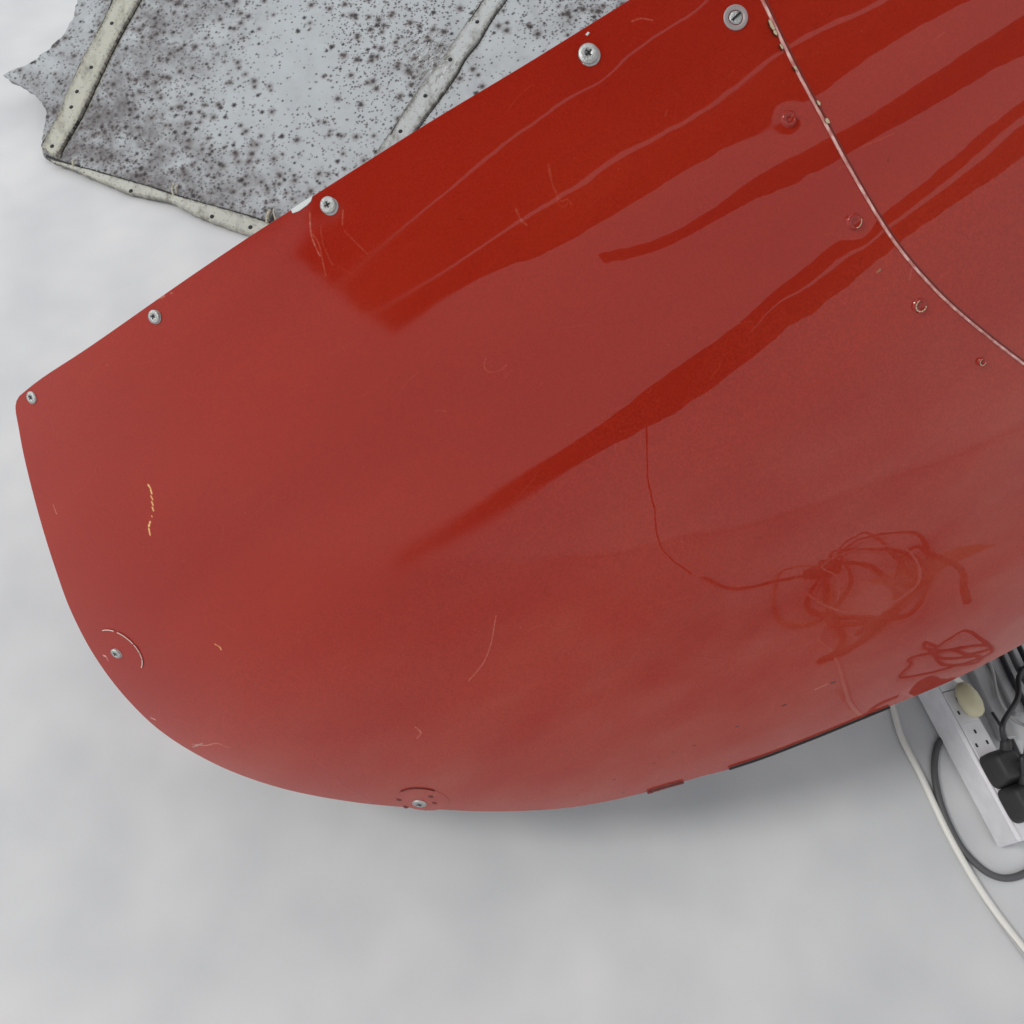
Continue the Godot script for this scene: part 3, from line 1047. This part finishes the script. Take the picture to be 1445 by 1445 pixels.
func colony(im: Image, p: Vector2, r: float, c: Color, alpha: float, g: RandomNumberGenerator):
	var ph := g.randf() * TAU
	var m := g.randi_range(3, 7)
	var R := r * 1.5 + 1.0
	for y in range(int(p.y - R), int(p.y + R + 1)):
		for x in range(int(p.x - R), int(p.x + R + 1)):
			if x < 0 or y < 0 or x >= im.get_width() or y >= im.get_height():
				continue
			var v := Vector2(x + 0.5, y + 0.5) - p
			var t := v.angle()
			var e := r * (1.0 + 0.13 * sin(t * m + ph) + 0.1 * sin(t * 9.0 + ph * 3.0))
			var a: float = clamp((e - v.length()) / (0.45 * r + 0.4) + 0.35, 0.0, 1.0) * alpha * g.randf_range(0.65, 1.0)
			if a > 0.01:
				im.set_pixel(x, y, im.get_pixel(x, y).lerp(c, a))

# ---------------------------------------------------------------- power strip, plugs, cables
func cable(called: String, px: Array, rpx: float, m: Material, label: String, group := "", lift := 0.0, extra := []) -> MeshInstance3D:
	var w := []
	var d := (fl(1400, 1100) - CAM).dot(fw)
	var r := rpx * d / F
	for p in px:
		w.append(fl(p.x, p.y, r + lift))
	for e in extra:
		w.append(e)
	var o := put(called, tube(even(spline(w, 600), 420), r, 12), m)
	tag(o, label, "cable", group)
	return o

func workshop_bits():
	var a := fl(1406, 1198)
	var b := fl(1291, 981)
	var ex := (b - a).normalized()
	var ez := ex.cross(Vector3.UP).normalized()
	var ln := (b - a).length()
	var hh := 0.055
	var ww := 0.036
	var total := ln * 1.25
	var s := thing("power_strip", "white power strip lying on the floor at the right edge", "power strip", a + ex * total * 0.5 + ez * ww * 0.5 + Vector3(0, 0.004, 0))
	s.basis = Basis(ex, Vector3.UP, ez)
	put("body", box(Vector3(total, hh, ww), 0.003), M.white_plastic, s)
	for k in [-0.45, 0.45]:
		var foot := put("foot", box(Vector3(0.02, 0.004, ww * 0.6), 0.0005), M.black_plastic, s)
		foot.position = Vector3(total * k, -0.004, 0)
	for k in [-0.5, 0.5]:
		var rib := put("ridge", box(Vector3(total * 0.985, 0.002, 0.0035), 0.0008), M.white_plastic, s)
		rib.position = Vector3(0, hh - 0.0003, ww * k * 0.84)
	for k in [0.19, 0.395, 0.6, 0.81, 1.03]:
		var x: float = k * ln - total * 0.5
		var pl := put("socket", box(Vector3(0.046, 0.0025, ww * 0.78), 0.0008), M.white_plastic, s)
		pl.position = Vector3(x, hh, 0.001)
		for h in [[0.009, 0.0], [-0.008, -0.008], [-0.008, 0.008]]:
			var ho := put("pin_hole", box(Vector3(0.0052, 0.0006, 0.0026)), M.black, pl)
			ho.position = Vector3(h[0], 0.0023, h[1])
	# plugs
	for k in 2:
		var x: float = [0.395, 0.19][k] * ln - total * 0.5
		var pg := thing("black_plug", ["black plug nearer the red fairing in the white power strip", "black plug nearer the lower end of the white power strip"][k], "plug", s.transform * Vector3(x, hh + 0.0028, 0.004), "black plugs in the power strip")
		pg.basis = s.basis
		put("plug_body", plug_shape(), M.black_plastic, pg)
		var grip := put("cord_grip", lathe([Vector2(0.0075, 0), Vector2(0.007, 0.012), Vector2(0.0045, 0.016), Vector2(0, 0.016)], 14), M.black_plastic, pg)
		grip.position = Vector3(0.017, 0.026, 0.006)
		grip.rotation = Vector3(0.3, 0, -0.9)
		var st: Vector3 = pg.transform * Vector3(0.028, 0.034, 0.006)
		var pts := [st, st + ex * 0.02 + Vector3(0, 0.012, 0) + ez * 0.004]
		if k == 0:
			pts.append_array([fl(1436, 985, 0.07), fl(1438, 955, 0.04), fl(1452, 938, 0.012), fl(1490, 920, 0.008), fl(1560, 930, 0.006)])
		else:
			pts.append_array([fl(1446, 1085, 0.07), fl(1452, 1040, 0.05), fl(1470, 1000, 0.01), fl(1530, 980, 0.006)])
		var cord := put("cord", tube(even(spline(pts, 200), 120), 0.0036, 10), M.dark_cable, pg)
		cord.transform = pg.transform.affine_inverse()
	var cx: float = 0.83 * ln - total * 0.5
	var cp := thing("cream_plug", "yellowed oval plug with a white cord in the power strip", "plug", s.transform * Vector3(cx, hh + 0.0026, 0.006))
	cp.basis = s.basis
	var bulb := put("plug_body", lathe([Vector2(0.0, -0.026), Vector2(0.005, -0.0255), Vector2(0.011, -0.021), Vector2(0.0145, -0.01), Vector2(0.0145, 0.004), Vector2(0.011, 0.016), Vector2(0.006, 0.022), Vector2(0, 0.024)], 22), M.cream, cp)
	bulb.rotation = Vector3(0, 0, -PI / 2.0)
	bulb.position = Vector3(0.0, 0.011, 0.004)
	bulb.scale = Vector3(0.8, 1, 1.0)
	var stw: Vector3 = cp.transform * Vector3(0.022, 0.011, 0.005)
	var cc := put("cord", tube(even(spline([stw, stw + ex * 0.02, fl(1377, 925, 0.05), fl(1378, 890, 0.03), fl(1360, 850, 0.004)], 100), 60), 0.0042, 10), M.white_cable, cp)
	cc.transform = cp.transform.affine_inverse()
	# cables on the floor
	cable("white_cable", [Vector2(1215, 880), Vector2(1240, 940), Vector2(1258, 992), Vector2(1272, 1040), Vector2(1300, 1095), Vector2(1340, 1180), Vector2(1388, 1262), Vector2(1445, 1338), Vector2(1500, 1400)], 4.4, M.white_cable, "long white cable on the floor, from the fairing to the right edge", "", 0.0, [Vector3(0.86, 0.005, 0.25), Vector3(0.95, 0.006, 0.42), Vector3(1.05, 0.03, 0.5), Vector3(1.2, 0.05, 0.62), Vector3(1.5, 0.06, 0.95), Vector3(1.8, 0.07, 1.4), Vector3(2.15, 0.07, 1.5), Vector3(1.95, 0.08, 1.0), Vector3(1.5, 0.09, 0.52), Vector3(1.17, 0.09, 0.27), Vector3(1.02, 0.08, 0.35), Vector3(1.16, 0.09, 0.72), Vector3(1.45, 0.09, 1.2), Vector3(1.7, 0.09, 1.45)])
	cable("thin_cable", [Vector2(1352, 1196), Vector2(1368, 1232), Vector2(1400, 1284), Vector2(1445, 1348), Vector2(1520, 1450)], 2.6, M.thin_cable, "thin grey cable that lies against the lower end of the white cable")
	cable("grey_cable", [Vector2(1350, 1040), Vector2(1331, 1042), Vector2(1321, 1060), Vector2(1319, 1095), Vector2(1330, 1142), Vector2(1354, 1192), Vector2(1382, 1223), Vector2(1406, 1237), Vector2(1430, 1238), Vector2(1456, 1226), Vector2(1490, 1195)], 4.6, M.grey_cable, "grey cable looping round the lower end of the power strip")
	cable("thin_cable", [Vector2(1400, 1005), Vector2(1416, 1032), Vector2(1424, 1064), Vector2(1420, 1090), Vector2(1436, 1120), Vector2(1470, 1150)], 2.2, M.dark_cable, "thin black lead wandering beside the grey bar and under the plugs", "", 0.02)
	cable("thin_cable", [Vector2(1385, 905), Vector2(1400, 945), Vector2(1409, 985), Vector2(1430, 1015), Vector2(1462, 1030)], 2.4, M.thin_cable, "thin grey lead crossing the pale board near the bunch of dark cables", "", 0.02)
	var names := ["dark cable lying between the grey bar and the slanting board", "dark cable leftmost of the bunch at the fairing's lower right edge", "dark cable in the middle of the bunch by the right edge", "dark cable nearest the right edge above the plugs"]
	var runs := [[Vector2(1362, 900), Vector2(1380, 942), Vector2(1401, 990), Vector2(1426, 1043), Vector2(1446, 1085), Vector2(1475, 1140)], [Vector2(1398, 890), Vector2(1413, 925), Vector2(1430, 962), Vector2(1460, 1015)], [Vector2(1410, 885), Vector2(1426, 920), Vector2(1444, 956), Vector2(1475, 1005)], [Vector2(1424, 880), Vector2(1439, 914), Vector2(1458, 950), Vector2(1490, 990)]]
	for k in 4:
		cable("dark_cable", runs[k], [4.2, 4.0, 4.4, 4.0][k], M.dark_cable if k != 2 else M.grey_cable, names[k], "dark cables at the lower right", 0.012 if k > 0 else 0.0)
	bar([Vector2(1362, 946), Vector2(1377, 939), Vector2(1424, 1040), Vector2(1408, 1048)], 0.018, "grey_bar", "flat grey bar lying beside the power strip", "bar")
	bar([Vector2(1390, 935), Vector2(1412, 925), Vector2(1445, 1000), Vector2(1428, 1012)], 0.012, "grey_board", "pale grey board between the dark cables at the right edge", "board")
	surroundings()

func bar(px: Array, h: float, called: String, label: String, category: String):
	var a := fl(px[3].x, px[3].y)
	var b := fl(px[0].x, px[0].y)
	var w := (fl(px[2].x, px[2].y) - a).length()
	var ex := (b - a).normalized()
	var ez := ex.cross(Vector3.UP).normalized()
	var l := (b - a).length() * 1.25
	var o := put(called, box(Vector3(l, h, w), 0.002), M.grey_bar)
	o.transform = Transform3D(Basis(ex, Vector3.UP, ez), a + ex * l * 0.5 + ez * w * 0.5)
	tag(o, label, category)

func plug_shape() -> ArrayMesh:
	# a mains plug: rounded square base narrowing to the back
	var st := SurfaceTool.new()
	st.begin(Mesh.PRIMITIVE_TRIANGLES)
	var pts := []
	var nms := []
	var uvs := []
	var n := 33
	for k in n:
		var t := TAU * k / (n - 1)
		var c := Vector2(cos(t), sin(t))
		var sq := Vector2(sign(c.x) * pow(abs(c.x), 0.45), sign(c.y) * pow(abs(c.y), 0.45))
		var rp := []
		for j in [[1.0, 0.0], [1.0, 0.014], [0.97, 0.018], [0.82, 0.029], [0.72, 0.0335], [0.55, 0.0352], [0.02, 0.0355]]:
			rp.append(Vector3(sq.x * 0.0225 * j[0], j[1], sq.y * 0.02 * j[0]))
		pts.append(rp)
	for i in n:
		var rn := []
		var ru := []
		for j in 7:
			var du: Vector3 = pts[(i + 1) % (n - 1)][j] - pts[(i - 1 + n - 1) % (n - 1)][j]
			var dv: Vector3 = pts[i][min(j + 1, 6)] - pts[i][max(j - 1, 0)]
			rn.append(dv.cross(du).normalized() if du.length() > 1e-7 else Vector3.UP)
			ru.append(Vector2(i, j))
		if rn[1].dot(Vector3(pts[i][1].x, 0, pts[i][1].z)) < 0.0:
			for j in 7:
				rn[j] = -rn[j]
		nms.append(rn)
		uvs.append(ru)
	return grid_mesh(pts, nms, uvs, true)

# ---------------------------------------------------------------- what the paint mirrors
func surroundings():
	# a lead coiled on the floor beyond the frame
	var coil := [Vector3(1.75, 2.7, 4.3), Vector3(1.78, 1.5, 4.5), Vector3(1.95, 0.5, 4.55), Vector3(2.25, 0.012, 4.25), Vector3(1.9, 0.012, 3.1), Vector3(1.59, 0.012, 2.2), Vector3(1.58, 0.012, 1.9), Vector3(1.72, 0.012, 1.71), Vector3(1.76, 0.012, 1.5), Vector3(1.7, 0.015, 1.31)]
	var loop := [Vector2(2.0, 1.6), Vector2(2.5, 1.95), Vector2(2.15, 1.24), Vector2(1.49, 0.52), Vector2(1.13, 0.22), Vector2(0.98, 0.2), Vector2(1.02, 0.38), Vector2(1.33, 0.86)]
	for k in 26:
		var p: Vector2 = loop[k % 8] * (1.0 + 0.09 * (k / 8 - 1)) + Vector2(rng.randf_range(-0.12, 0.12), rng.randf_range(-0.08, 0.08))
		coil.append(Vector3(p.x, 0.012 + 0.016 * (k / 8), p.y))
	for p in [[1.5, 0.55], [1.38, 0.4], [1.33, 0.41], [1.41, 0.53], [1.63, 0.72], [1.88, 0.9], [1.97, 0.9], [1.81, 0.72], [1.45, 0.3], [1.2, 0.1], [1.1, 0.02]]:
		coil.append(Vector3(p[0], 0.05, p[1]))
	var c := put("coiled_lead", tube(even(spline(coil, 1400), 1100), 0.0115, 8), M.lead)
	tag(c, "brown lead coiled on the floor, mirrored in the red paint", "cable")
	var lp := [Vector3(1.72, 0.01, 1.3)]
	for p in [[1.42, 0.9], [1.13, 0.62], [1.03, 0.62], [1.11, 0.87], [1.45, 1.4], [1.9, 2.0], [2.1, 2.05], [1.92, 1.5], [1.7, 1.28]]:
		lp.append(Vector3(p[0], 0.012, p[1]))
	var c3 := put("loose_lead", tube(even(spline(lp, 300), 260), 0.008, 8), M.card)
	tag(c3, "single loop of brown lead left of the coil, mirrored in the paint", "cable")
	var ad := put("adaptor", box(Vector3(0.13, 0.07, 0.2), 0.01), M.black_plastic)
	ad.position = Vector3(1.76, 0.0, 1.36)
	tag(ad, "black adaptor block where the leads meet, mirrored in the paint", "adaptor")
	var c2p := []
	for k in 26:
		var t := k / 8.0 * TAU
		c2p.append(Vector3(0.86 + (0.05 + 0.03 * sin(k * 1.3)) * cos(t) + 0.05 * sin(k * 0.45), 0.006 + 0.004 * (k / 8), -0.1 + (0.09 + 0.05 * cos(k * 0.9)) * sin(t + 0.4)))
	var c2 := put("loose_lead", tube(even(spline(c2p, 500), 400), 0.004, 8), M.dark_cable)
	tag(c2, "small dark lead in loose loops, mirrored by the fairing's lower edge", "cable")
	# sheet of card
	var card := put("card_sheet", box(Vector3(0.42, 0.002, 0.3), 0.0005), M.card)
	card.transform = Transform3D(Basis(Vector3.UP, 0.5), Vector3(1.7, 0.0, 0.62))
	tag(card, "sheet of brown card on the floor, mirrored in the paint", "card")
	# unseen boards overhead, added so the paint mirrors a dark area
	var added_roof := thing("added_canopy", "dark boards overhead, added unseen to darken the top of the fairing", "added_canopy", Vector3(-0.2, 2.4, 0.98))
	added_roof.rotation.y = atan2(0.569, 0.822)
	var zz := 0.0
	for k in 13:
		var bd := put("added_board", box(Vector3(3.9 + rng.randf_range(-0.02, 0.02), 0.02, 0.105), 0.003), M.added_wood, added_roof)
		bd.position = Vector3(0.75 + 0.02 * k, 0.021 * (k % 2), -0.05 - zz)
		zz += 0.1 + (0.03 if k % 5 == 2 else 0.0)
	# unseen timbers, added to put dark streaks in the paint
	added_timber(Vector3(-1.9, 0.55, 5.6), Vector3(8.0, 6.7, 2.1), 0.3, 0.0, "unseen dark plank added for a streak in the paint, upper of the pair")
	added_timber(Vector3(-1.15, 0.9, 5.15), Vector3(5.3, 4.15, 1.4), 0.3, 0.0, "unseen dark plank added for a streak in the paint, lower of the pair")
	added_timber(Vector3(1.3, 6.5, 4.4), Vector3(1.95, 1.5, -0.85), 0.16, 0.0, "unseen dark pole added for the short streak across the seam")

func added_timber(a: Vector3, b: Vector3, w: float, shift: float, label: String):  # an added, unseen timber turned to face the fairing
	var ex := (b - a).normalized()
	var n := Vector3(0.15, 0.65, -0.1) - (a + b) * 0.5
	n = (n - ex * n.dot(ex)).normalized()
	var ez := ex.cross(n)
	if ez.y < 0.0:
		ez = -ez
		n = -n
	var o := put("added_timber", box(Vector3((b - a).length(), 0.04, w), 0.004), M.added_wood)
	o.transform = Transform3D(Basis(ex, n, ex.cross(n)), (a + b) * 0.5 + ez * shift)
	tag(o, label, "plank", "added dark timbers")
